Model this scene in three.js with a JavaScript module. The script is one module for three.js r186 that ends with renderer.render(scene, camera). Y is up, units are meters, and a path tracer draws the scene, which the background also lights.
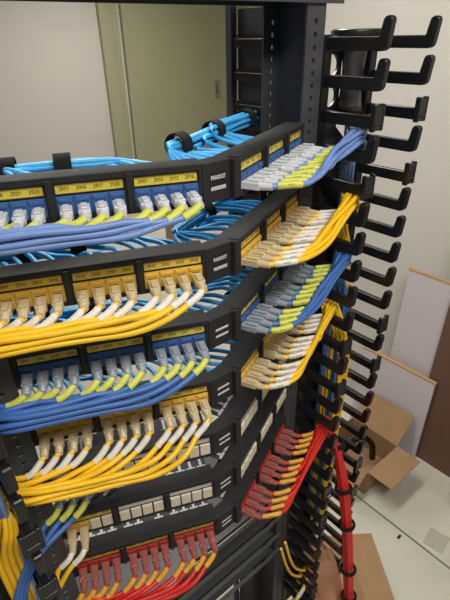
import * as THREE from 'three';
import { RoundedBoxGeometry } from 'three/addons/geometries/RoundedBoxGeometry.js';
import { mergeGeometries } from 'three/addons/utils/BufferGeometryUtils.js';
import { RectAreaLightUniformsLib } from 'three/addons/lights/RectAreaLightUniformsLib.js';
import { MarchingCubes } from 'three/addons/objects/MarchingCubes.js';

// ------------------------------------------------------------------ camera, light, exposure
const Y0 = 1.62;                                   // height of the topmost panel's upper edge above the floor
const scene = new THREE.Scene();
const camera = new THREE.PerspectiveCamera(65.2, 450 / 600, 0.02, 40);
camera.position.set(-0.29213, Y0 + 0.10969, 0.36428);
camera.up.set(0.33014, 0.86841, -0.36997);
camera.lookAt(-0.29213 + 0.55171, Y0 + 0.10969 - 0.49555, 0.36428 - 0.67086);
scene.background = new THREE.Color(0x20201e);
const renderer = new THREE.WebGLRenderer({ antialias: true });
renderer.toneMapping = THREE.LinearToneMapping;
renderer.toneMappingExposure = 1.0;
renderer.shadowMap.enabled = true;
RectAreaLightUniformsLib.init();
const CEIL = 2.45;
const LAMPS = [                                     // x, z, size x, size z, intensity
  [-0.05, 0.75, 1.2, 0.30, 19],
  [0.40, -0.72, 1.2, 0.30, 18],
  [1.9, -3.0, 0.60, 1.2, 15],
];

// ------------------------------------------------------------------ helpers
let seed = 20240;
const rnd = () => { seed = (seed * 1664525 + 1013904223) >>> 0; return seed / 4294967296; };
const rr = (a, b) => a + (b - a) * rnd();
const V = (x, y, z) => new THREE.Vector3(x, y, z);
const taken = {};
function numbered(n) { const k = taken[n] ?? 0; taken[n] = k + 1; return k ? `${n}_${String(k).padStart(3, '0')}` : n; }
function shadows(m) { m.castShadow = true; m.receiveShadow = true; return m; }
function thing(name, label, category, pos = V(0, 0, 0), group) {
  const g = new THREE.Group(); g.name = numbered(name); g.position.copy(pos);
  g.userData = { label, category }; if (group) g.userData.group = group;
  scene.add(g); return g;
}
function part(name, geo, mat, parent, label) {
  const m = shadows(new THREE.Mesh(geo, mat)); m.name = name; parent.add(m);
  if (label) m.userData.label = label; return m;
}
function struct(name, geo, mat) { const m = part(name, geo, mat, scene); m.userData.kind = 'structure'; return m; }
function box(w, h, d, x = 0, y = 0, z = 0, r = 0) {
  const g = r ? new RoundedBoxGeometry(w, h, d, 2, Math.min(r, w / 2.05, h / 2.05, d / 2.05)) : new THREE.BoxGeometry(w, h, d);
  g.translate(x, y, z); return g;
}
const merge = (l) => mergeGeometries(l.map((g) => { const q = g.index ? g.toNonIndexed() : g; for (const k of Object.keys(q.attributes)) if (!['position', 'normal', 'uv'].includes(k)) q.deleteAttribute(k); return q; }));
function extrude(pts, depth, bevel = 0, holes = []) {
  const s = new THREE.Shape(pts.map((p) => new THREE.Vector2(p[0], p[1])));
  for (const h of holes) s.holes.push(h instanceof THREE.Path ? h : new THREE.Path(h.map((p) => new THREE.Vector2(p[0], p[1]))));
  return new THREE.ExtrudeGeometry(s, { depth, bevelEnabled: bevel > 0, bevelSize: bevel, bevelThickness: bevel, bevelSegments: 2, curveSegments: 12 });
}
// a tube along points of a curve between lengths a and b, radius a number or r(t); relative to origin o
function tube(curve, a, b, rad, o, radial = 10, seg = 40, caps = true) {
  const P = [], N = [], UV = [], I = [];
  const pts = [], tan = [];
  for (let i = 0; i <= seg; i++) { const u = a + (b - a) * i / seg; pts.push(curve.getPointAt(u)); tan.push(curve.getTangentAt(u)); }
  let n = Math.abs(tan[0].y) < 0.9 ? V(0, 1, 0) : V(1, 0, 0);
  const len = curve.getLength() * (b - a);
  for (let i = 0; i <= seg; i++) {
    n = n.clone().addScaledVector(tan[i], -n.dot(tan[i])).normalize();
    const bi = tan[i].clone().cross(n);
    const r = typeof rad === 'number' ? rad : rad(i / seg);
    for (let j = 0; j <= radial; j++) {
      const q = j / radial * Math.PI * 2, c = Math.cos(q), s = Math.sin(q);
      const d = n.clone().multiplyScalar(c).addScaledVector(bi, s);
      P.push(pts[i].x + d.x * r - o.x, pts[i].y + d.y * r - o.y, pts[i].z + d.z * r - o.z); N.push(d.x, d.y, d.z); UV.push(j / radial, i / seg * len / 0.02);
    }
  }
  const W = radial + 1;
  for (let i = 0; i < seg; i++) for (let j = 0; j < radial; j++) { const k = i * W + j; I.push(k, k + 1, k + W, k + 1, k + W + 1, k + W); }
  if (caps) for (const [i, sg] of [[0, -1], [seg, 1]]) {
    const c = P.length / 3, t = tan[i];
    P.push(pts[i].x - o.x, pts[i].y - o.y, pts[i].z - o.z); N.push(t.x * sg, t.y * sg, t.z * sg); UV.push(0.5, 0);
    const b0 = c + 1;
    for (let j = 0; j <= radial; j++) { const k = (i * W + j) * 3; P.push(P[k], P[k + 1], P[k + 2]); N.push(t.x * sg, t.y * sg, t.z * sg); UV.push(0, 0); }
    for (let j = 0; j < radial; j++) sg < 0 ? I.push(c, b0 + j + 1, b0 + j) : I.push(c, b0 + j, b0 + j + 1);
  }
  const g = new THREE.BufferGeometry();
  g.setAttribute('position', new THREE.Float32BufferAttribute(P, 3)); g.setAttribute('normal', new THREE.Float32BufferAttribute(N, 3)); g.setAttribute('uv', new THREE.Float32BufferAttribute(UV, 2));
  g.setIndex(I); return g;
}
const spline = (pts) => new THREE.CatmullRomCurve3(pts, false, 'centripetal');
function std(color, rough = 0.5, extra = {}) { return new THREE.MeshStandardMaterial({ color, roughness: rough, ...extra }); }
function noiseTex(w, h, base, amp, cell, srgb = true, streak = 1) {   // layered value noise around a grey or a colour
  const d = new Uint8Array(w * h * 4);
  const grid = (n, m) => { const a = []; for (let i = 0; i < n * m; i++) a.push(rnd()); return (x, y) => { const X = Math.floor(x), Y = Math.floor(y), fx = x - X, fy = y - Y; const g = (i, j) => a[((j % m + m) % m) * n + ((i % n + n) % n)]; const sx = fx * fx * (3 - 2 * fx), sy = fy * fy * (3 - 2 * fy); return (g(X, Y) * (1 - sx) + g(X + 1, Y) * sx) * (1 - sy) + (g(X, Y + 1) * (1 - sx) + g(X + 1, Y + 1) * sx) * sy; }; };
  const L = [1, 2, 4, 8].map((k) => [grid(cell * k, Math.max(1, Math.round(cell * k / streak))), cell * k, Math.max(1, Math.round(cell * k / streak)), 1 / k]);
  for (let y = 0; y < h; y++) for (let x = 0; x < w; x++) {
    let v = 0, s = 0; for (const [f, n, m, a] of L) { v += f(x / w * n, y / h * m) * a; s += a; }
    const t = 1 + (v / s - 0.5) * 2 * amp, i = (y * w + x) * 4;
    for (let c = 0; c < 3; c++) d[i + c] = Math.max(0, Math.min(255, base[c] * t)); d[i + 3] = 255;
  }
  const t = new THREE.DataTexture(d, w, h); t.wrapS = t.wrapT = THREE.RepeatWrapping; t.magFilter = THREE.LinearFilter; t.minFilter = THREE.LinearMipmapLinearFilter; t.generateMipmaps = true;
  if (srgb) t.colorSpace = THREE.SRGBColorSpace; t.needsUpdate = true; return t;
}
function canvasTex(w, h, draw) {
  const c = document.createElement('canvas'); c.width = w; c.height = h; draw(c.getContext('2d'), w, h);
  const t = new THREE.CanvasTexture(c); t.colorSpace = THREE.SRGBColorSpace; t.magFilter = THREE.LinearFilter; return t;
}
// ------------------------------------------------------------------ materials
const dust = noiseTex(256, 256, [150, 150, 150], 0.5, 8, false);
const M = {
  wall: std(0xffffff, 0.9, { map: noiseTex(256, 256, [204, 200, 195], 0.03, 4) }),
  wallSide: std(0xffffff, 0.9, { map: noiseTex(256, 256, [214, 211, 205], 0.03, 4) }),
  door: std(0xffffff, 0.55, { map: noiseTex(256, 256, [163, 163, 132], 0.04, 3) }),
  doorFrame: std(0x9c9c7c, 0.5),
  ceiling: std(0xd8d6d0, 0.95),
  tile: [0, 1, 2].map((i) => std(0xffffff, 0.45, { map: noiseTex(256, 256, [200 + i * 3, 198 + i * 3, 186 + i * 3], 0.05, 6) })),
  seam: std(0x2c2f2c, 0.8),
  black: std(0x1b1b1e, 0.62),
  plastic: std(0x101012, 0.36),
  spool: std(0xffffff, 0.25, { map: noiseTex(128, 128, [70, 70, 72], 0.7, 6), metalness: 0.5 }),
  gloss: std(0x1b1b1f, 0.3),
  steel: std(0x434448, 0.45),
  tray: std(0x3a3c3e, 0.75),
  rail: std(0x6a6c68, 0.45, { metalness: 0.5 }),
  pale: std(0xc8c8c4, 0.5),
  chrome: std(0x9a9a9c, 0.25, { metalness: 0.9 }),
  velcro: std(0x0e0e10, 0.95),
  jackBlue: std(0x345c98, 0.45), jackYellow: std(0xd9ac40, 0.5), jackRed: std(0xa02a22, 0.5), ivory: std(0xd6cdb8, 0.5), hole: std(0x080808, 0.8),
  card: std(0xffffff, 0.85, { map: noiseTex(256, 256, [158, 126, 90], 0.05, 6) }),
  cardDark: std(0xffffff, 0.9, { map: noiseTex(256, 256, [150, 116, 80], 0.05, 6) }),
  board: std(0xcdc6cc, 0.5), boardEdge: std(0xc09a6a, 0.8), brown: std(0xffffff, 0.6, { map: noiseTex(256, 256, [104, 78, 66], 0.08, 6, true, 4) }),
  skin: std(0xc08a64, 0.6), shirt: std(0x2d3340, 0.9),
};
const clear = (c) => new THREE.MeshPhysicalMaterial({ color: c, roughness: 0.22, transmission: 0.45, thickness: 0, ior: 1.5 });
const plugMat = { blue: clear(0xf6f8fc), dark: clear(0xb9c2cf), yellow: clear(0xefe0b6), red: clear(0xcc7a72) };
const jacket = { blue: std(0x6d8cc8, 0.42), navy: std(0x3d69ae, 0.42), yellow: std(0xf4c21c, 0.42), red: std(0xd02a24, 0.42), sky: std(0x45aae6, 0.42), white: std(0xd8d6d0, 0.5) };
const sleeveTex = (bg, ink) => canvasTex(128, 64, (c, w, h) => { c.fillStyle = bg; c.fillRect(0, 0, w, h); c.fillStyle = ink; c.font = 'bold 15px monospace'; for (let k = 0; k < 2; k++) { c.save(); c.translate(20 + k * 64, 8); c.rotate(Math.PI / 2); c.fillText('20A-17', 0, 0); c.restore(); } });
const sleeve = { lime: std(0xffffff, 0.5, { map: sleeveTex('#c9cc58', '#4c5216') }), white: std(0xffffff, 0.5, { map: sleeveTex('#dcd6cc', '#3c3a38') }), orange: std(0xffffff, 0.5, { map: sleeveTex('#e0a43a', '#6a4a18') }), };
const strips = {};
function stripMat(kind, k) {
  const bg = { yellow: '#d2bf48', amber: '#d6b448', cream: '#cfc6c2', gold: '#c79a3a' }[kind], key = kind + (k % 5);
  return strips[key] ??= std(0xffffff, 0.45, { map: canvasTex(256, 32, (c, w, h) => {
    c.fillStyle = bg; c.fillRect(0, 0, w, h); if (kind === 'cream') return;
    c.fillStyle = '#4a4210'; c.font = 'bold 17px sans-serif'; c.textAlign = 'center';
    for (let i = 0; i < 4; i++) c.fillText(String(2907 + (k % 5) * 4 + i * 3), 32 + i * 64, 22);
  }) });
}
const brandMat = std(0xffffff, 0.5, { map: canvasTex(256, 256, (c) => { c.fillStyle = '#151517'; c.fillRect(0, 0, 256, 256); c.fillStyle = '#d8d8d8'; c.font = 'bold 84px sans-serif'; c.textAlign = 'center'; c.fillText('PANDUIT', 128, 96, 244); }) });
const codeMat = std(0xffffff, 0.5, { map: canvasTex(128, 32, (c) => { c.fillStyle = '#c8c8c8'; c.fillRect(0, 0, 128, 32); c.fillStyle = '#8a8a8a'; for (let x = 4; x < 124; x += 3 + (x * 7 % 4)) c.fillRect(x, 4, 1.5, 24); }) });

// ------------------------------------------------------------------ setting: room
const XW = 1.52, ZB = -4.6, XE = 4.6, XL = -2.6, ZF = 2.6, ZC = -1.2;   // right wall, back wall, far right, left, front, wall corner
{
  const tile = 0.8, gap = 0.006, x0 = 0.97, z0 = 0.42;
  const fl = struct('floor', box(XE - XL + 0.4, 0.1, ZF - ZB + 0.4, (XE + XL) / 2, -0.056, (ZF + ZB) / 2), M.seam);
  const tg = [0, 1, 2].map(() => new RoundedBoxGeometry(tile - gap, 0.012, tile - gap, 1, 0.002));
  for (let i = -5; i < 5; i++) for (let j = -7; j < 3; j++) {
    const x = x0 + (i + 0.5) * tile, z = z0 + (j + 0.5) * tile;
    if (x < XL - 0.4 || x > XE + 0.4 || z < ZB - 0.4 || z > ZF + 0.4) continue;
    const t = part(numbered('floor_tile'), tg[0], M.tile[(i * 7 + j * 3 + 100) % 3], fl); t.position.set(x, -0.006, z);
  }
  struct('ceiling', box(XE - XL + 0.4, 0.1, ZF - ZB + 0.4, (XE + XL) / 2, CEIL + 0.05, (ZF + ZB) / 2), M.ceiling);
  struct('wall_back', box(XE - XL + 0.4, CEIL, 0.15, (XE + XL) / 2, CEIL / 2, ZB - 0.075), M.wall);
  struct('wall_left', box(0.15, CEIL, ZF - ZB, XL - 0.075, CEIL / 2, (ZF + ZB) / 2), M.wall);
  struct('wall_front', box(XW - XL + 0.3, CEIL, 0.15, (XW + XL) / 2, CEIL / 2, ZF + 0.075), M.wall);
  struct('wall_right', merge([box(0.15, CEIL, ZF - ZC, XW + 0.075, CEIL / 2, (ZF + ZC) / 2), box(XE - XW - 0.15, CEIL, 0.15, (XE + XW + 0.15) / 2, CEIL / 2, ZC + 0.075), box(0.15, CEIL, ZC - ZB, XE + 0.075, CEIL / 2, (ZC + ZB) / 2)]), M.wallSide);
  // olive door with its frame in the back wall
  const dx0 = 2.22, dx1 = 4.12, dh = 2.2;
  const d = struct('door_1', box(dx1 - dx0 - 0.3, dh - 0.06, 0.05, (dx0 + dx1) / 2 + 0.1, dh / 2 - 0.03, ZB + 0.03), M.door);
  part('door_frame', merge([box(0.2, dh, 0.052, dx0 + 0.1, dh / 2, ZB + 0.031), box(0.1, dh, 0.06, dx1, dh / 2, ZB + 0.031), box(dx1 - dx0, 0.2, 0.06, (dx0 + dx1) / 2, dh + 0.08, ZB + 0.031)]), M.door, d);
  const hx = 3.69, hy = Y0 - 0.5;
  part('door_handle', merge([box(0.06, 0.2, 0.012, hx, hy, ZB + 0.062, 0.004), box(0.03, 0.09, 0.03, hx, hy, ZB + 0.074, 0.01)]), M.chrome, d, 'small metal flush handle plate');
}
for (const [x, z, w, d, I] of LAMPS) {
  const t = thing('ceiling_light', `flush rectangular ceiling light ${z > 0 ? 'over the front of the rack' : x > 1 ? 'near the olive door' : 'behind the rack'}`, 'light', V(x, CEIL, z));
  part('light_frame', merge([box(w + 0.06, 0.03, 0.03, 0, -0.015, d / 2 + 0.015), box(w + 0.06, 0.03, 0.03, 0, -0.015, -d / 2 - 0.015), box(0.03, 0.03, d, w / 2 + 0.015, -0.015, 0), box(0.03, 0.03, d, -w / 2 - 0.015, -0.015, 0)]), M.pale, t);
  part('diffuser', box(w, 0.01, d, 0, -0.006, 0), std(0xffffff, 0.6, { emissive: 0xfff6e8, emissiveIntensity: 1.5 }), t);
  const l = new THREE.RectAreaLight(0xfffaf3, I, w, d); l.position.set(x, CEIL - 0.02, z); l.rotation.x = -Math.PI / 2; scene.add(l);
}

// ------------------------------------------------------------------ patch panels
const TH = 0.398, PH = 0.422, MOD = 0.0716, HH = 0.0404, U2 = 0.0889, PW = 0.034, RC = 0.0098;
const ROWS = ['top', 'second', 'third', 'fourth', 'fifth', 'sixth', 'lowest'];
// world point on a wing: s along it from the centre, y below the panel's top edge, n out of its face
function W(side, k, s, y, n) {
  const c = Math.cos(side === 'L' ? TH : PH), q = Math.sin(side === 'L' ? TH : PH);
  return side === 'L' ? V(-PW / 2 - s * c - n * q, Y0 - k * U2 + y, -s * q + n * c) : V(PW / 2 + RC + s * c + n * q, Y0 - k * U2 + y, 0.0042 - s * q + n * c);
}
const portS = (side, i) => { const m = Math.floor(i / 4), j = i % 4; return MOD * (m + 0.5) + (j - 1.5) * 0.0158; };  // i counts from the centre
// spec per panel: jack colour, strip kind
const SPEC = [
  { jack: 'blue', strip: 'yellow' }, { jack: 'yellow', strip: 'amber' }, { jack: 'blue', strip: 'yellow' }, { jack: 'yellow', strip: 'amber' },
  { jack: 'ivory', strip: 'cream' }, { jack: 'ivory', strip: 'cream' }, { jack: 'red', strip: 'gold' },
];
const rect = (x0, y0, x1, y1) => [[x0, y0], [x1, y0], [x1, y1], [x0, y1]];
const holeOf = (i) => rect(MOD * i + 0.0035, -HH + 0.003, MOD * (i + 1) - 0.0035, -0.0048);
const bez = extrude(rect(0, -HH, MOD * 3 + 0.006, 0), 0.012, 0.0008, [0, 1, 2].map(holeOf)); bez.translate(0, 0, -0.0128);
const topLip = merge([box(MOD * 3 + 0.006, 0.0022, 0.02, (MOD * 3 + 0.006) / 2, -0.0011, -0.018), box(MOD * 3 + 0.006, 0.0022, 0.012, (MOD * 3 + 0.006) / 2, -HH + 0.0011, -0.018)]);
const pillars = merge([1, 2].map((i) => box(0.0055, HH * 0.92, 0.004, MOD * i, -HH / 2, 0.0018, 0.001)));
const wingGeo = merge([bez, topLip, pillars]);
const FW = MOD - 0.0074;
const faceGeo = merge([box(FW, 0.0018, 0.003, 0, -0.0064, -0.0045), box(FW, 0.0016, 0.003, 0, -0.0166, -0.0045), box(FW, HH - 0.008, 0.003, 0, -HH / 2 - 0.001, -0.0095)]);
const stripGeo = box(FW - 0.003, 0.0086, 0.0015, 0, -0.0117, -0.0042);
const JW = 0.0145;
const jackGeo = (() => { const f = extrude(rect(-JW / 2, -0.0172, JW / 2, 0), 0.006, 0.0005, [rect(-0.0054, -0.0158, 0.0054, -0.0066)]); f.translate(0, 0, -0.008); return merge([f, box(JW - 0.002, 0.0035, 0.002, 0, -0.0028, -0.0012, 0.0006)]); })();
const blankGeo = (() => { const s = extrude([[-JW / 2, -0.0175], [JW / 2, -0.0175], [JW / 2, 0], [-JW / 2, 0]].map(([a, b]) => [a * 0.80, b * 0.92 - 0.0008]), 0.004, 0.0012); s.translate(0, 0, -0.0055); return s; })();
const centreGeo = (() => {            // plan outline extruded through the panel's height
  const h = PW / 2, g = extrude([[-h, 0], [h - 0.001, 0], [h, -0.0012], [h + 0.002, 0.005], [h + RC, 0.0046], [h + RC + 0.004, -0.016], [h, -0.02], [-h, -0.016]].map(([x, z]) => [x, z]), HH - 0.0016, 0.0008);
  g.rotateX(Math.PI / 2); g.translate(0, -0.0008, 0); return g;
})();
const trayGeo = (() => {              // flat rear tray of a wing with slots cut through it
  const holes = []; const L = MOD * 3;
  for (let m = 0; m < 3; m++) for (let j = 0; j < 4; j++) { const x = MOD * (m + 0.5) + (j - 1.5) * 0.0158; holes.push(rect(x - 0.0055, 0.061, x + 0.0055, 0.066)); }
  const g = extrude(rect(0.004, 0.014, L, 0.072), 0.0012, 0, holes); g.rotateX(-Math.PI / 2); g.translate(0, -0.012, 0); return g;
})();
const tabGeo = merge([box(0.0135, 0.0014, 0.004, 0, 0, 0.010), box(0.004, 0.0014, 0.02, 0, 0, -0.001)]);
const trayLip = box(MOD * 3, 0.006, 0.0012, MOD * 1.5, -0.009, -0.0725);
const jackMat = { blue: M.jackBlue, yellow: M.jackYellow, red: M.jackRed, ivory: M.ivory };
const wingM = (side) => side === 'L' ? [V(-PW / 2, 0, 0), -TH] : [V(PW / 2 + RC, 0, 0.0042), PH];
const mirror = (g) => { const q = g.clone(); q.scale(-1, 1, 1); const ix = q.index; if (ix) { const a = ix.array; for (let i = 0; i < a.length; i += 3) { const t = a[i]; a[i] = a[i + 1]; a[i + 1] = t; } } else for (const at of Object.values(q.attributes)) { const n = at.itemSize, a = at.array; for (let i = 0; i < a.length; i += 3 * n) for (let c = 0; c < n; c++) { const t = a[i + c]; a[i + c] = a[i + n + c]; a[i + n + c] = t; } } return q; };
const sided = { R: (g) => g, L: mirror };
const geoCache = {};
const G = (side, key, g) => geoCache[side + key] ??= sided[side](g);
const panelLooks = [
  'black angled patch panel with blue jacks and yellow number strips, topmost in the rack',
  'black angled patch panel full of yellow cords, directly below the topmost panel',
  'black angled patch panel with blue jacks, third from the top, lime sleeved cords',
  'black angled patch panel with yellow jacks, fourth from the top, above the blank panels',
  'black angled patch panel with blank ivory ports, upper of the two nearly empty ones',
  'black angled patch panel with blank ivory ports, lower of the two nearly empty ones',
  'black angled patch panel full of red jacks and red cords, lowest panel'];
SPEC.forEach((sp, k) => {
  const p = thing('patch_bay', panelLooks[k], 'patch panel', V(0, Y0 - k * U2, 0));
  const c = part('centre_plate', centreGeo, M.black, p);
  if (k < 2) { const b = part('brand_print', new THREE.PlaneGeometry(0.020, 0.018), brandMat, c); b.position.set(0.001, -0.0195, 0.00115); }
  const cd = part('code_sticker', box(0.019, k < 2 ? 0.0036 : 0.0028, 0.0004), k < 2 ? codeMat : M.pale, c); cd.position.set(0.001, -0.026, 0.0012);
  if (k >= 2) { const c2 = part('code_sticker', box(0.019, 0.0028, 0.0004), M.pale, c); c2.position.set(0.001, -0.017, 0.0012); }
  for (const side of ['L', 'R']) {
    const [pos, ang] = wingM(side), sg = side === 'L' ? -1 : 1;
    const place = (m) => { m.position.add(pos); m.rotation.y = ang; return m; };
    place(part('wing_frame', G(side, 'wing', wingGeo), M.black, p));
    if (k >= 4) { const t = place(part('rear_tray', G(side, 'tray', merge([trayGeo, trayLip])), M.tray, p));
      if (k >= 4) for (let i = 0; i < 12; i++) { if (rnd() < 0.12) continue; const tb = part('tray_tab', tabGeo, M.pale, t); tb.position.set(sg * portS(side, i), -0.0102, -0.046); } }
    for (let m = 0; m < 3; m++) {
      const f = part('faceplate', faceGeo, M.plastic, p); f.rotation.y = ang;
      f.position.copy(pos).add(V(sg * MOD * (m + 0.5), 0, 0).applyAxisAngle(V(0, 1, 0), ang));
      const yellowOdd = k === 5 && side === 'L' && m === 2;
      part('number_strip', stripGeo, stripMat(yellowOdd ? 'amber' : sp.strip, k * 3 + m + (side === 'R' ? 2 : 0)), f);
      for (let j = 0; j < 4; j++) {
        let kind = sp.jack;
        if (yellowOdd && j >= 2) kind = 'yellow';
        if (k === 4 && side === 'L' && m === 2 && j >= 1) kind = 'blue';
        const q = part(kind === 'ivory' ? 'blank_insert' : 'jack', kind === 'ivory' ? blankGeo : jackGeo, jackMat[kind], f);
        q.position.set(sg * (j - 1.5) * 0.0158, -0.0185, 0);
      }
    }
  }
});

// ------------------------------------------------------------------ patch cords
const CR = 0.0033;
const ORD = ['first', 'second', 'third', 'fourth'], MODN = { L: ['inner', 'middle', 'outer'], R: ['inner', 'middle', 'outer'] };
const plugGeo = merge([box(0.0112, 0.0082, 0.021, 0, 0, 0.0085, 0.0012), box(0.0062, 0.0018, 0.015, 0, 0.0056, 0.011, 0.0007)]);
const bootGeo = (() => { const g = new THREE.CylinderGeometry(0.0042, 0.0054, 0.014, 10); g.rotateX(Math.PI / 2); g.scale(1.0, 0.85, 1); g.translate(0, 0, 0.025); return merge([g, ...[0, 1, 2].map((i) => { const t = new THREE.TorusGeometry(0.0043 - i * 0.0003, 0.0006, 5, 10); t.translate(0, 0, 0.021 + i * 0.004); return t; })]); })();
const LOOK = {
  blue: { jacket: 'blue', plug: 'blue', sleeve: 'lime', word: 'blue cord, lime sleeve' },
  navy: { jacket: 'navy', plug: 'dark', sleeve: 'lime', word: 'blue cord, lime sleeve' },
  yellow: { jacket: 'yellow', plug: 'yellow', sleeve: 'white', word: 'yellow cord, white sleeve' },
  red: { jacket: 'red', plug: 'red', sleeve: 'orange', word: 'red cord, orange sleeve' },
};
function cord(kind, side, k, i, pts, slA, slB) {          // pts in world space, starting at the end of the boot
  const L = LOOK[kind], m = Math.floor(i / 4), j = i % 4;
  const s = portS(side, i), b = W(side, k, s, -0.030, 0.0);
  const wingw = side === 'L' ? 'left' : 'right';
  const pos = side === 'L' ? `${ORD[3 - j]} port from left` : `${ORD[j]} port from centre`;
  const t = thing('patch_cable', `${L.word}, ${ROWS[k]} panel ${wingw} wing, ${MODN[side][m]} module, ${pos}`, 'patch cable', b, `${L.jacket === 'navy' ? 'blue' : L.jacket} cords on the ${wingw} wing of the ${ROWS[k]} panel`);
  const ang = side === 'L' ? -TH : PH;
  const pl = part('plug', plugGeo, plugMat[L.plug], t); pl.rotation.y = ang;
  const bt = part('boot', bootGeo, plugMat[L.plug], t); bt.rotation.y = ang;
  const c = spline(pts), len = c.getLength();
  part('cable_jacket', tube(c, 0, 1, CR, b, 9, Math.round(30 + len * 90)), jacket[L.jacket], t);
  part('label_sleeve', tube(c, slA / len, slB / len, CR + 0.0007, b, 10, 8), sleeve[L.sleeve], t);
  return t;
}
const jit = (a) => rr(-a, a);
// left wings: cords leave the ports, turn left in front of the jacks and run to the left-hand manager
function leftCords(kind, k, o) {
  for (let i = 0; i < 12; i++) {
    if (o.only && !o.only.includes(i)) continue;
    const s = portS('L', i), row = Math.floor(i / 3), col = i % 3;
    const n = o.n - row * 0.0066 + jit(0.0008), y = o.y + col * 0.0066 + row * 0.0008 + jit(0.0008);
    const P = (ds, yy, nn) => W('L', k, s + ds, yy, nn);
    const pts = [P(0, -0.030, 0.029), P(0.0065, -0.031 + o.tilt * 0.3, Math.min(n, 0.035)), P(0.0185, -0.032 + o.tilt * 0.7 + jit(0.001), Math.min(n, 0.041) + jit(0.001))];
    const run = Math.max(s + 0.045, o.merge ?? 0);
    const mid = (y + -0.031) / 2;
    pts.push(W('L', k, s + 0.038, mid + o.tilt * 0.3, n - 0.003));
    for (let q = s + 0.07; q < 0.235; q += 0.045) pts.push(W('L', k, q, y - o.sag * Math.sin(Math.min(1, q / 0.22) * Math.PI) + jit(0.0012) - o.drop * Math.max(0, q - 0.1), n + jit(0.001)));
    const ox = jit(0.004), e = o.drop * 0.13;
    pts.push(W('L', k, 0.25, y - e - 0.002, n - 0.006));
    pts.push(V(-0.268 + ox * 0.5 - row * 0.005, Y0 - k * U2 + y - e - 0.018, -0.035 + col * 0.006 + ox));
    pts.push(V(-0.274 - row * 0.0062, Y0 - k * U2 + y - e - 0.06, -0.04 + col * 0.007 + jit(0.003)));
    pts.push(V(-0.272 - row * 0.0066, Y0 - k * U2 + y - 0.2, -0.045 + col * 0.007 + jit(0.004)));
    pts.push(V(-0.272 - row * 0.0066 + jit(0.003), 0.62 + jit(0.02), -0.045 + col * 0.007 + jit(0.004)));
    cord(kind, 'L', k, i, pts, o.sl ?? 0.001, (o.sl ?? 0.001) + 0.022);
  }
}
// right wings: cords leave the ports straight and sweep over the finger of the right-hand manager
function rightCords(kind, k, o) {
  for (let i = 0; i < 12; i++) {
    const s = portS('R', i), row = Math.floor(i / 3), col = i % 3;
    const P = (nn, yy, ds = 0) => W('R', k, s + ds, yy, nn);
    const gx = 0.262 - row * 0.001, gy = o.gy + col * 0.0062 + jit(0.001), gz = o.gz - row * 0.0066 + jit(0.0025);
    const pts = [P(0.029, -0.030), P(0.045, -0.0295 + jit(0.001), 0.010), P(0.060 + jit(0.002), -0.0295 + jit(0.002), 0.029 + jit(0.002))];
    const a = pts[2], g = V(gx, Y0 - k * U2 + gy, gz);
    const far = g.distanceTo(a);
    if (far > 0.05) { const q = a.clone().lerp(g, 0.42); q.add(V(jit(0.002) + (row - 1.5) * 0.002, -o.sag * far + jit(0.002) + (col - 1) * 0.0055, far * (o.bulge ?? 0.07) + jit(0.003))); pts.push(q); }
    if (far > 0.11) { const q = a.clone().lerp(g, 0.74); q.add(V((row - 1.5) * 0.002, -o.sag * 0.35 * far + (col - 1) * 0.003, far * (o.bulge ?? 0.07) * 0.7)); pts.push(q); }
    pts.push(g);
    const bx = 0.284 + row * 0.006 + jit(0.002);
    pts.push(V(bx, g.y - 0.012, gz - 0.012));
    const slot = k * 3 + row;                                        // place in the bundle against the back plate
    const tx = 0.353 - col * 0.0066 - (slot % 2) * 0.003, tz = -0.098 + slot * 0.0038;
    pts.push(V(bx + 0.01, g.y - 0.05, o.tail ? o.bz - row * 0.005 : (o.bz + tz) / 2));
    if (!o.tail) pts.push(V(tx, g.y - 0.13, tz));
    if (o.tail) for (const q of o.tail) pts.push(V(q[0] + (row - 1.5) * 0.0047, Y0 + q[1], q[2] + (col - 1) * 0.005));
    else pts.push(V(tx + jit(0.001), (g.y - 0.13 + 0.7) / 2, tz + jit(0.001)), V(tx, 0.7 + jit(0.03), tz));
    cord(kind, 'R', k, i, pts, 0.008 + rr(-0.004, 0.004), 0.034);
  }
}
leftCords('blue', 0, { n: 0.046, y: -0.045, tilt: -0.006, sag: 0.002, drop: 0 });
leftCords('yellow', 1, { n: 0.053, y: -0.051, tilt: -0.010, sag: 0.001, drop: 0, sl: 0.004 });
leftCords('navy', 2, { n: 0.052, y: -0.053, tilt: -0.010, sag: 0.001, drop: 0 });
leftCords('yellow', 3, { n: 0.062, y: -0.062, tilt: -0.016, sag: 0.003, drop: 0.01, sl: 0.006 });
leftCords('red', 6, { n: 0.058, y: -0.056, tilt: -0.016, sag: 0.002, drop: 0.05, sl: 0.004 });
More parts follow.
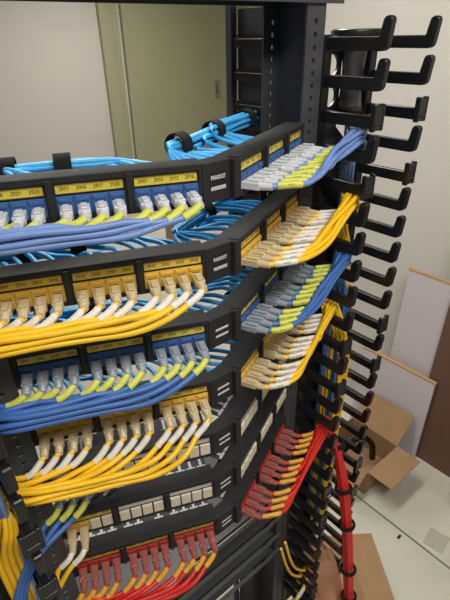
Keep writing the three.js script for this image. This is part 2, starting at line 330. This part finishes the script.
// the few cords of the two nearly empty panels drop straight into the left-hand manager
function strayCords(kind, k, list, dz, dy) {
  list.forEach((i, a) => {
    const s = portS('L', i), e = (a - 1) * 0.0072;
    cord(kind, 'L', k, i, [W('L', k, s, -0.030, 0.029), W('L', k, s + 0.006, -0.034, 0.036), W('L', k, s + 0.022, -0.044, 0.042), V(-0.247, Y0 - k * U2 - 0.045 + dy + e, -0.03 + dz), V(-0.262, Y0 - k * U2 - 0.053 + dy + e, -0.026 + dz), V(-0.283 - e * 0.5, Y0 - k * U2 - 0.08 + dy + e * 0.4, -0.02 + dz), V(-0.296 - e, Y0 - k * U2 - 0.14 + dy, -0.02 + dz), V(-0.30 - e, 0.7, -0.025 + dz)], 0.001, 0.022);
  });
}
strayCords('navy', 4, [9, 10, 11], 0, 0);
strayCords('yellow', 5, [10, 11], -0.01, -0.012);
rightCords('blue', 0, { gy: -0.020, gz: -0.018, sag: 0.0, bulge: -0.02, bx: 0.275, bz: -0.035 });
rightCords('yellow', 1, { gy: -0.016, gz: -0.014, sag: 0.04, bulge: 0.01, bx: 0.285, bz: -0.05 });
rightCords('navy', 2, { gy: -0.02, gz: -0.016, sag: 0.04, bulge: 0.0, bx: 0.30, bz: -0.05 });
rightCords('yellow', 3, { gy: -0.026, gz: -0.03, sag: 0.05, bulge: -0.01, bx: 0.315, bz: -0.045 });
const redTail = [[0.31, -0.70, 0.004], [0.31, -0.81, 0.03], [0.31, -1.03, 0.066], [0.312, -1.16, 0.085], [0.315, -1.35, 0.09]];
rightCords('red', 6, { gy: -0.03, gz: -0.018, sag: 0.03, bulge: 0.0, bx: 0.308, bz: -0.018, tail: redTail });
{ // hook-and-loop rings around the red bundle
  const c = spline([V(0.31, Y0 - 0.60, -0.03), ...redTail.map((q) => V(q[0], Y0 + q[1], q[2]))]);
  const places = ['topmost', 'second', 'third', 'fourth', 'lowest'];
  [0.03, 0.17, 0.30, 0.48, 0.60].forEach((u, i) => {
    const p = c.getPointAt(u), t = c.getTangentAt(u);
    const g = new THREE.TorusGeometry(0.0155, 0.0032, 8, 24); g.scale(1, 1, 1.6);
    const m = part(numbered('cable_tie'), g, M.velcro, scene); m.position.copy(p); m.quaternion.setFromUnitVectors(V(0, 0, 1), t);
    m.userData = { label: `black hook-and-loop tie around the hanging red cord bundle, ${places[i]} of five`, category: 'cable tie', group: 'ties on the red bundle' };
  });
}

// ------------------------------------------------------------------ sky blue cables behind the panels
const ringY = (side, k) => side === 'L' ? (k ? -0.015 : -0.013) : (k ? -0.014 : -0.003);
const ORD12 = ['first', 'second', 'third', 'fourth', 'fifth', 'sixth', 'seventh', 'eighth', 'ninth', 'tenth', 'eleventh', 'twelfth'];
for (let k = 0; k < 4; k++) for (const side of ['L', 'R']) {
  const ringsAt = side === 'R' ? (k ? [0.10, 0.19, 0.25] : [0.045, 0.135, 0.24]) : [0.130, 0.186];
  for (let i = 0; i < 12; i++) {
    const s = portS(side, i), a = i / 12 * Math.PI * 2, ring = i < 4 ? 0.0038 : 0.0088;
    const y0 = ringY(side, k), yb = y0 + Math.sin(a * 1.7) * ring, nb = -0.098 + Math.cos(a * 1.7) * ring;
    const pts = [W(side, k, s, -0.028, -0.012), W(side, k, s, -0.027, -0.04)];
    let from;
    if (side === 'R') {                                   // hairpin: back, towards the centre, then along the bundle to the post
      const sb = Math.max(0.012 + i * 0.002, s - 0.05);
      pts.push(W(side, k, s - 0.008, -0.022 + jit(0.002), -0.062 + jit(0.003)));
      pts.push(W(side, k, (s + sb) / 2 - 0.006, (yb - 0.022) / 2, -0.084 + jit(0.003)));
      pts.push(W(side, k, sb, yb, nb + 0.004)); from = sb + 0.03;
    } else {
      pts.push(W(side, k, s + 0.004, -0.018 + jit(0.004), -0.07 + jit(0.006)));
      pts.push(W(side, k, s + 0.022, yb - 0.004, nb + 0.008)); from = s + 0.05;
    }
    for (let q = from; q < 0.27; q += 0.04) pts.push(W(side, k, q, yb + jit(0.001), nb + jit(0.001)));
    pts.push(W(side, k, 0.275, yb - 0.004, nb));
    pts.push(W(side, k, 0.295, yb - 0.03, nb - 0.02));
    pts.push(W(side, k, 0.30, yb - 0.25, nb - 0.03));
    const t = thing('rear_cable', `sky blue cable behind ${ROWS[k]} panel's ${side === 'L' ? 'left' : 'right'} wing, ${ORD12[i]} from the centre plate`, 'cable', pts[0], `sky blue cables behind the ${ROWS[k]} panel`);
    const c = spline(pts);
    part('cable_jacket', tube(c, 0, 1, 0.003, pts[0], 9, 60), jacket.sky, t);
    part('boot', tube(c, 0, 0.03, 0.0042, pts[0], 9, 4), M.plastic, t);
  }
  ringsAt.forEach((q, i) => {
    const g = new THREE.CylinderGeometry(0.0142, 0.0142, 0.018, 20, 1, true); const g2 = new THREE.CylinderGeometry(0.0125, 0.0125, 0.018, 20, 1, true);
    const rim = [1, -1].map((e) => { const r = new THREE.RingGeometry(0.0125, 0.0142, 20); r.rotateX(-e * Math.PI / 2); r.translate(0, e * 0.009, 0); return r; });
    const m = part(numbered('cable_tie'), merge([g, g2, ...rim]), M.velcro, scene);
    m.position.copy(W(side, k, q, ringY(side, k), -0.098));
    m.quaternion.setFromUnitVectors(V(0, 1, 0), W(side, k, 1, 0, 0).sub(W(side, k, 0, 0, 0)).normalize());
    m.userData = { label: `black wrap tie on sky blue cables behind ${ROWS[k]} panel's ${side === 'L' ? 'left' : 'right'} wing, ${ORD12[i]} from centre`, category: 'cable tie', group: 'wrap ties on the sky blue cables' };
  });
}
// white cables looping behind the fifth panel
for (let i = 0; i < 4; i++) {
  const s = 0.12 + i * 0.02, pts = [W('L', 5, s, 0.006, -0.06), W('L', 5, s + 0.006, 0.014, -0.045), W('L', 5, s + 0.022, 0.010, -0.028), W('L', 5, s + 0.034, -0.001, -0.022)];
  const t = thing('white_cable', `short white cable curving above the sixth panel's left wing, ${ORD12[i]} from the centre`, 'cable', pts[0], 'white cables behind the blank panels');
  part('cable_jacket', tube(spline(pts), 0, 1, 0.0024, pts[0], 8, 20), jacket.white, t);
}

// ------------------------------------------------------------------ rack frame and vertical managers
const RT = Y0 + 0.139;                                   // underside of the top bar
function upright(sx) {                                   // a channel: web, two flanges with square mounting holes
  const out = [];
  const H = RT + 0.06, xw = sx * 0.25, fl = 0.034;
  out.push(box(0.004, H, 0.08, xw, H / 2, -0.125));
  for (const z of [-0.087, -0.163]) {
    const holes = [];
    for (let y = 0.3; y < RT - 0.01; y += 0.01482) holes.push(rect(-0.0027, y, 0.0027, y + 0.0054));
    const g = extrude(rect(-fl / 2, 0, fl / 2, H), 0.003, 0, holes); g.translate(xw - sx * fl / 2, 0, z); out.push(g);
  }
  return out;
}
{
  const r = thing('equipment_rack', 'tall black open rack frame with drilled uprights carrying the patch panels', 'rack', V(0, 0, 0));
  part('upright', merge(upright(1)), M.steel, r); part('upright', merge(upright(-1)), M.steel, r);
  part('top_bar', merge([box(0.56, 0.05, 0.004, 0, RT + 0.025, -0.082), box(0.56, 0.004, 0.09, 0, RT + 0.05, -0.125), box(0.56, 0.05, 0.004, 0, RT + 0.025, -0.168)]), M.steel, r);
  part('foot', box(0.62, 0.05, 0.45, 0, 0.025, -0.12, 0.006), M.steel, r);
}
// manager fingers: side profile in (z, y); the base sits at z = 0, y is the underside
const fingerGeo = (() => {
  const L = 0.088, h = 0.0125, s = new THREE.Shape();
  s.moveTo(0, 0); s.lineTo(L - 0.006, 0); s.quadraticCurveTo(L + 0.001, 0, L + 0.002, 0.006); s.lineTo(L + 0.0045, 0.030); s.quadraticCurveTo(L + 0.004, 0.034, L, 0.034); s.quadraticCurveTo(L - 0.004, 0.034, L - 0.0046, 0.030); s.lineTo(L - 0.0075, h + 0.003); s.quadraticCurveTo(L - 0.008, h, L - 0.012, h); s.lineTo(0, h); s.closePath();
  const g = new THREE.ExtrudeGeometry(s, { depth: 0.007, bevelEnabled: true, bevelSize: 0.0016, bevelThickness: 0.0016, bevelSegments: 3, curveSegments: 8 });
  g.translate(0, 0, -0.0035); g.rotateY(-Math.PI / 2); return g;
})();
const teeGeo = (() => {
  const L = 0.088, h = 0.0125;
  const b = extrude([[0, 0], [L, 0], [L, h], [0, h]], 0.007, 0.0016); b.translate(0, 0, -0.0035); b.rotateY(-Math.PI / 2);
  const end = [box(0.019, 0.03, 0.0045, 0, 0.012, L + 0.001, 0.0015), box(0.006, 0.033, 0.008, -0.0085, 0.0125, L, 0.002), box(0.006, 0.033, 0.008, 0.0085, 0.0125, L, 0.002), box(0.019, 0.006, 0.009, 0, 0.005, L, 0.002)];
  return merge([b, ...end]);
})();
const rearGeo = (() => { const g = fingerGeo.clone(); g.rotateY(Math.PI); return g; })();
function manager(sx, label) {
  const t = thing('cable_manager', label, 'cable manager', V(sx * 0.3125, 0, -0.085));
  const TEES = [2, 4, 10, 12, 18, 20, 26];
  for (const dx of [-0.0515, 0.0525]) {
    part('side_post', merge([box(0.016, Y0 + 0.105, 0.012, dx, (Y0 + 0.105) / 2, -0.004, 0.002), box(0.006, Y0 + 0.03, 0.03, dx, (Y0 + 0.03) / 2, -0.02)]), M.plastic, t);
    for (let i = 0; i < 29; i++) {
      const f = part('finger', TEES.includes(i) ? teeGeo : fingerGeo, M.gloss, t); f.position.set(dx, Y0 + 0.0883 - i * 0.04445, 0);
    }
    if (sx > 0 && dx < 0) {
      for (let i = -1; i < 20; i++) part('rear_rung', merge([box(0.007, 0.012, 0.075, 0, 0, 0, 0.002), box(0.005, 0.004, 0.075, 0, 0.0085, 0)]), M.plastic, t).position.set(dx - 0.03, Y0 + 0.0513 - i * 0.04445, -0.118);
      part('side_plate', box(0.003, RT, 0.068, dx - 0.022, RT / 2, -0.118), M.steel, t);
      part('rear_post', box(0.012, RT + 0.02, 0.014, dx - 0.03, (RT + 0.02) / 2, -0.16, 0.002), M.steel, t);
    }
  }
  // rear plate with round pass-through holes
  const holes = [];
  for (let i = 0; i < 2; i++) { const p = new THREE.Path(); p.absellipse(-0.010, Y0 + 0.066 - i * 0.041, 0.0185, 0.0155, 0, Math.PI * 2); holes.push(p); }
  const pl = extrude([[-0.048, 0.3], [0.05, 0.3], [0.05, Y0 - 0.05], [0.014, Y0 - 0.02], [0.014, Y0 + 0.088], [-0.048, Y0 + 0.088]], 0.004, 0.0006, holes); pl.translate(0, 0, -0.03);
  part('rear_plate', pl, M.gloss, t);
  if (sx > 0) {
    const lathe = new THREE.LatheGeometry([[0.0, 0.070], [0.034, 0.070], [0.036, 0.068], [0.036, 0.063], [0.034, 0.061], [0.023, 0.056], [0.0175, 0.042], [0.0155, 0.02], [0.0155, -0.01], [0.0175, -0.028], [0.024, -0.04], [0, -0.04]].map((q) => new THREE.Vector2(q[0], q[1])), 28);
    lathe.translate(0.024, Y0 + 0.041, -0.012);
    part('slack_spool', lathe, M.spool, t, 'glossy black spool with a wide flat rim');
  }
}
manager(1, 'black vertical cable manager with two rows of fingers on the rack\'s right side');
manager(-1, 'black vertical cable manager with fingers at the lower left of the rack');
// equipment below the panels
const devLabel = ['uppermost of four', 'second one down', 'third one down', 'lowest'];
[-0.772, -0.842, -0.905, -0.965].forEach((y, i) => {
  const t = thing('rack_shelf', `black rack shelf with a grey front lip under the patch panels, ${devLabel[i]}`, 'rack shelf', V(0, Y0 + y, -0.085));
  part('tray', merge([box(0.44, 0.002, 0.3, 0, -0.004, -0.16), box(0.002, 0.03, 0.3, -0.22, 0.01, -0.16), box(0.002, 0.03, 0.3, 0.22, 0.01, -0.16)]), M.steel, t);
  part('front_lip', extrude([[-0.225, -0.007], [0.2, -0.007], [0.2, -0.001], [0.225, -0.001], [0.225, 0.007], [0.185, 0.007], [0.185, 0.003], [0.17, 0.003], [0.17, 0.007], [-0.225, 0.007]], 0.003, 0.0004), M.rail, t);
});

// ------------------------------------------------------------------ boards, boxes
function leanBoard(name, label, cat, x, zA, zB, h, th, lean, mat, edge) {   // leans against the right wall, foot on the floor
  const t = thing(name, label, cat, V(x, 0, (zA + zB) / 2));
  const w = zB - zA;
  const f = part('board_face', box(th, h, w, 0, h / 2, 0, 0.002), mat, t);
  if (edge) part('board_edge', merge([box(th + 0.003, 0.008, w + 0.004, 0, h, 0)]), edge, t);
  t.rotation.z = -lean; return t;
}
leanBoard('white_board', 'tall white board with tan edges leaning on the wall, behind a shorter one', 'board', 1.38, -0.50, -0.25, 0.86, 0.012, 0.05, M.board, M.boardEdge);
leanBoard('white_board', 'shorter white board with tan top edge leaning before the taller white board', 'board', 1.34, -0.62, -0.26, 0.43, 0.012, 0.05, M.board, M.boardEdge);
leanBoard('wood_board', 'dark brown wood panel leaning on the wall right of the white boards', 'panel', 1.37, -0.30, 0.75, 1.3, 0.03, 0.05, M.brown);
function carton(label, x, z, ry, w, h, d, flaps) {
  const t = thing('cardboard_box', label, 'box', V(x, 0, z)); t.rotation.y = ry; const th = 0.005;
  part('box_body', merge([box(w, th, d, 0, th / 2, 0), box(w, h, th, 0, h / 2, d / 2), box(w, h, th, 0, h / 2, -d / 2), box(th, h, d - th, w / 2, h / 2, 0), box(th, h, d - th, -w / 2, h / 2, 0)]), M.card, t);
  for (const [side, ang, len] of flaps) {
    const along = side === 'front' || side === 'back' ? w : d;
    const g = box(along - 0.006, th * 0.8, len, 0, 0, len / 2); const f = part('flap', g, M.card, t);
    f.rotation.order = 'YXZ';
    const yaw = { front: 0, right: Math.PI / 2, back: Math.PI, left: -Math.PI / 2 }[side];
    f.rotation.y = yaw; f.rotation.x = ang;
    f.position.set(side === 'right' ? w / 2 : side === 'left' ? -w / 2 : 0, h, side === 'front' ? d / 2 : side === 'back' ? -d / 2 : 0);
  }
  return t;
}
carton('open cardboard box with raised flaps beside the leaning white boards', 1.11, -0.415, 0.0, 0.22, 0.13, 0.24, [['front', 0.02, 0.11], ['right', -0.75, 0.15], ['left', 0.7, 0.09]]);
{ // closed carton lying at the foot of the rack
  const t = thing('cardboard_box', 'closed flat cardboard box on the floor at the rack foot, beside the red bundle', 'box', V(0.574, 0, -0.042)); t.rotation.y = Math.atan2(-0.6, 0.8);
  const w = 0.24, d = 0.4, h = 0.12;
  part('box_body', box(w, h - 0.004, d, 0, (h - 0.004) / 2, 0, 0.003), M.card, t);
  for (const e of [-1, 1]) part('flap', box(w / 2 - 0.002, 0.004, d, e * w / 4, h - 0.002, 0), M.card, t);
  part('tape', box(0.05, 0.0006, d + 0.002, 0, h + 0.0003, 0), M.cardDark, t);
}
{ // carton at the right edge, scrap and tape residue on the floor, box far behind
  const mk = (label, x, z, ry, w, h, d) => { const t = thing('cardboard_box', label, 'box', V(x, 0, z)); t.rotation.y = ry; part('box_body', box(w, h - 0.004, d, 0, (h - 0.004) / 2, 0, 0.003), M.card, t); for (const e of [-1, 1]) part('flap', box(w / 2 - 0.002, 0.004, d, e * w / 4, h - 0.002, 0), M.cardDark, t); return t; };
  mk('small brown carton on the floor in front of the brown wood board', 1.29, 0.06, 0.25, 0.12, 0.07, 0.2);
  mk('narrow tall carton standing on the floor far behind the rack, seen below the top panel', 1.98, -3.12, 0.5, 0.13, 0.42, 0.12);
  const sc = thing('plastic_scrap', 'tiny dark plastic scrap lying on the floor beside the tile seam', 'scrap', V(0.938, 0, -0.087));
  part('scrap_body', box(0.022, 0.004, 0.009, 0, 0.002, 0, 0.002), M.plastic, sc);
  const st = thing('tape_residue', 'faint grey square of tape residue on the floor tile', 'tape', V(1.035, 0, 0.015)); st.rotation.y = 0.15;
  part('tape_film', box(0.085, 0.0008, 0.075, 0, 0.0005, 0), std(0xb4b0a2, 0.6), st);
}
{ const c = spline([V(1.03, 0.03, -0.47), V(1.05, 0.13, -0.44), V(1.10, 0.18, -0.41), V(1.14, 0.14, -0.38), V(1.16, 0.04, -0.37)]);
  const m = part('hose', tube(c, 0, 1, 0.014, V(0, 0, 0), 12, 40), M.plastic, scene); m.userData = { label: 'thick black hose curving out of the open cardboard box', category: 'hose' }; }

{ // loose yellow cord low down inside the manager
  const P = [V(0.172, Y0 - 0.84, -0.03), V(0.180, Y0 - 0.89, -0.022), V(0.203, Y0 - 0.955, -0.02), V(0.236, Y0 - 1.0, -0.02), V(0.26, Y0 - 1.04, -0.04), V(0.27, Y0 - 1.2, -0.06)];
  [0, 1].forEach((e) => {
    const Q = P.map((p) => p.clone().add(V(e * 0.012, e * 0.010, 0)));
    const t = thing('patch_cable', `loose yellow cord looping below the red cords, ${e ? 'inner' : 'outer'} of the two loops`, 'patch cable', Q[0], 'loose yellow loops');
    part('cable_jacket', tube(spline(Q), 0, 1, 0.003, Q[0], 9, 50), jacket.yellow, t);
  });
  const c = spline([V(0.222, Y0 - 1.075, -0.015), V(0.25, Y0 - 1.066, -0.018), V(0.278, Y0 - 1.055, -0.03)]);
  const m = thing('patch_cable', 'short stretch of yellow cord with a white sleeve beside the arm', 'patch cable', V(0.222, Y0 - 1.075, -0.015));
  part('cable_jacket', tube(c, 0, 1, 0.0042, V(0.222, Y0 - 1.075, -0.015), 9, 16), jacket.yellow, m); part('label_sleeve', tube(c, 0.1, 0.5, 0.005, V(0.222, Y0 - 1.075, -0.015), 9, 8), sleeve.white, m);
}
// ------------------------------------------------------------------ arm of the person reaching into the manager
function skinMesh(bones, lo, size, res, k) {             // smooth union of tapered capsules, meshed on a grid
  const mc = new MarchingCubes(res, M.skin, false, false, 120000); mc.isolation = 0;
  const half = size / 2, c = lo.clone().addScalar(half), f = mc.field, p = V();
  for (let z = 0; z < res; z++) for (let y = 0; y < res; y++) for (let x = 0; x < res; x++) {
    p.set(c.x + (x - res / 2) / (res / 2) * half, c.y + (y - res / 2) / (res / 2) * half, c.z + (z - res / 2) / (res / 2) * half);
    let d = 1;
    for (const [a, b, ra, rb, kk] of bones) {
      const ab = b.clone().sub(a), t = Math.max(0, Math.min(1, p.clone().sub(a).dot(ab) / ab.lengthSq()));
      const q = p.distanceTo(a.clone().addScaledVector(ab, t)) - (ra + (rb - ra) * t), K = kk ?? k;
      const h = Math.max(0, Math.min(1, 0.5 + 0.5 * (d - q) / K)); d = d * (1 - h) + q * h - K * h * (1 - h);
    }
    f[z * res * res + y * res + x] = -d;
  }
  mc.update();
  const n = mc.count, g = new THREE.BufferGeometry();
  const pos = mc.positionArray.slice(0, n * 3), nor = mc.normalArray.slice(0, n * 3);
  for (let i = 0; i < n; i++) { pos[i * 3] = pos[i * 3] * half + c.x; pos[i * 3 + 1] = pos[i * 3 + 1] * half + c.y; pos[i * 3 + 2] = pos[i * 3 + 2] * half + c.z; }
  g.setAttribute('position', new THREE.BufferAttribute(pos, 3)); g.setAttribute('normal', new THREE.BufferAttribute(nor, 3)); g.setAttribute('uv', new THREE.BufferAttribute(new Float32Array(n * 2), 2));
  return g;
}
{
  const Y = (x, y, z) => V(x, Y0 + y, z);
  const sh = Y(0.20, -0.98, 0.62), el = Y(0.17, -1.26, 0.29), wr = Y(0.300, -1.125, 0.045), pc = Y(0.318, -1.085, 0.003), kn = Y(0.325, -1.055, -0.026);
  const ax = kn.clone().sub(wr).normalize();                    // along the hand
  const sd = V(0.75, 0.1, 0.62).addScaledVector(ax, -V(0.75, 0.1, 0.62).dot(ax)).normalize();   // across the knuckles
  const dn = ax.clone().cross(sd).normalize();
  if (dn.y > 0) dn.negate();                                    // palm side, down and inwards
  const arm = [[el, wr.clone().lerp(el, 0.55), 0.044, 0.041], [wr.clone().lerp(el, 0.55), wr, 0.041, 0.027], [sh, el, 0.052, 0.043]];
  const hand = [[wr.clone().lerp(el, 0.28), wr, 0.0335, 0.0265, 0.02], [wr, pc, 0.0265, 0.026, 0.02]];
  const L = [[0.036, 0.023, 0.018], [0.040, 0.026, 0.020], [0.037, 0.024, 0.019], [0.029, 0.019, 0.016]];
  L.forEach((l, i) => {
    const o = sd.clone().multiplyScalar((i - 1.5) * 0.0175), k0 = kn.clone().add(o).addScaledVector(ax, i === 3 ? -0.008 : i === 0 ? -0.003 : 0);
    hand.push([wr.clone().addScaledVector(o, 0.5), k0, 0.016, 0.0115, 0.012]);
    const d1 = ax.clone().multiplyScalar(0.8).addScaledVector(dn, 0.6).addScaledVector(sd, (i - 1.5) * 0.05).normalize();
    const d2 = ax.clone().multiplyScalar(0.15).addScaledVector(dn, 1).normalize(), d3 = ax.clone().multiplyScalar(-0.45).addScaledVector(dn, 0.85).normalize();
    const a = k0.clone().addScaledVector(d1, l[0]), b = a.clone().addScaledVector(d2, l[1]), c = b.clone().addScaledVector(d3, l[2]);
    hand.push([k0, a, 0.0105, 0.0092, 0.004], [a, b, 0.0092, 0.0082, 0.004], [b, c, 0.0082, 0.007, 0.004]);
  });
  const t0 = wr.clone().addScaledVector(sd, -0.02).addScaledVector(ax, 0.012), t1 = t0.clone().addScaledVector(ax, 0.032).addScaledVector(sd, -0.022).addScaledVector(dn, 0.012), t2 = t1.clone().addScaledVector(ax, 0.03).addScaledVector(dn, 0.012).addScaledVector(sd, -0.003), t3 = t2.clone().addScaledVector(ax, 0.02).addScaledVector(dn, 0.014).addScaledVector(sd, 0.006);
  hand.push([t0, t1, 0.015, 0.0115, 0.01], [t1, t2, 0.0112, 0.0098, 0.004], [t2, t3, 0.0098, 0.0078, 0.004]);
  const t = thing('person', 'bare forearm and hand of a person reaching in beside the hanging red bundle', 'person', Y(0.20, -0.98, 0.62));
  const body = merge([skinMesh(arm, Y(-0.06, -1.44, 0.0), 0.72, 60, 0.02), skinMesh(hand, Y(0.19, -1.22, -0.11), 0.27, 84, 0.01)]); body.translate(-t.position.x, -t.position.y, -t.position.z);
  part('body', body, M.skin, t);
  const sc = spline([el.clone().lerp(sh, 0.3), el.clone().lerp(sh, 0.6), sh, sh.clone().add(V(0.02, 0.05, 0.08))]);
  part('sleeve', tube(sc, 0, 1, (u) => 0.066 + 0.02 * u + 0.003 * Math.sin(u * 25), t.position, 20, 30), M.shirt, t, 'dark rolled-up shirt sleeve');
}

renderer.render(scene, camera);
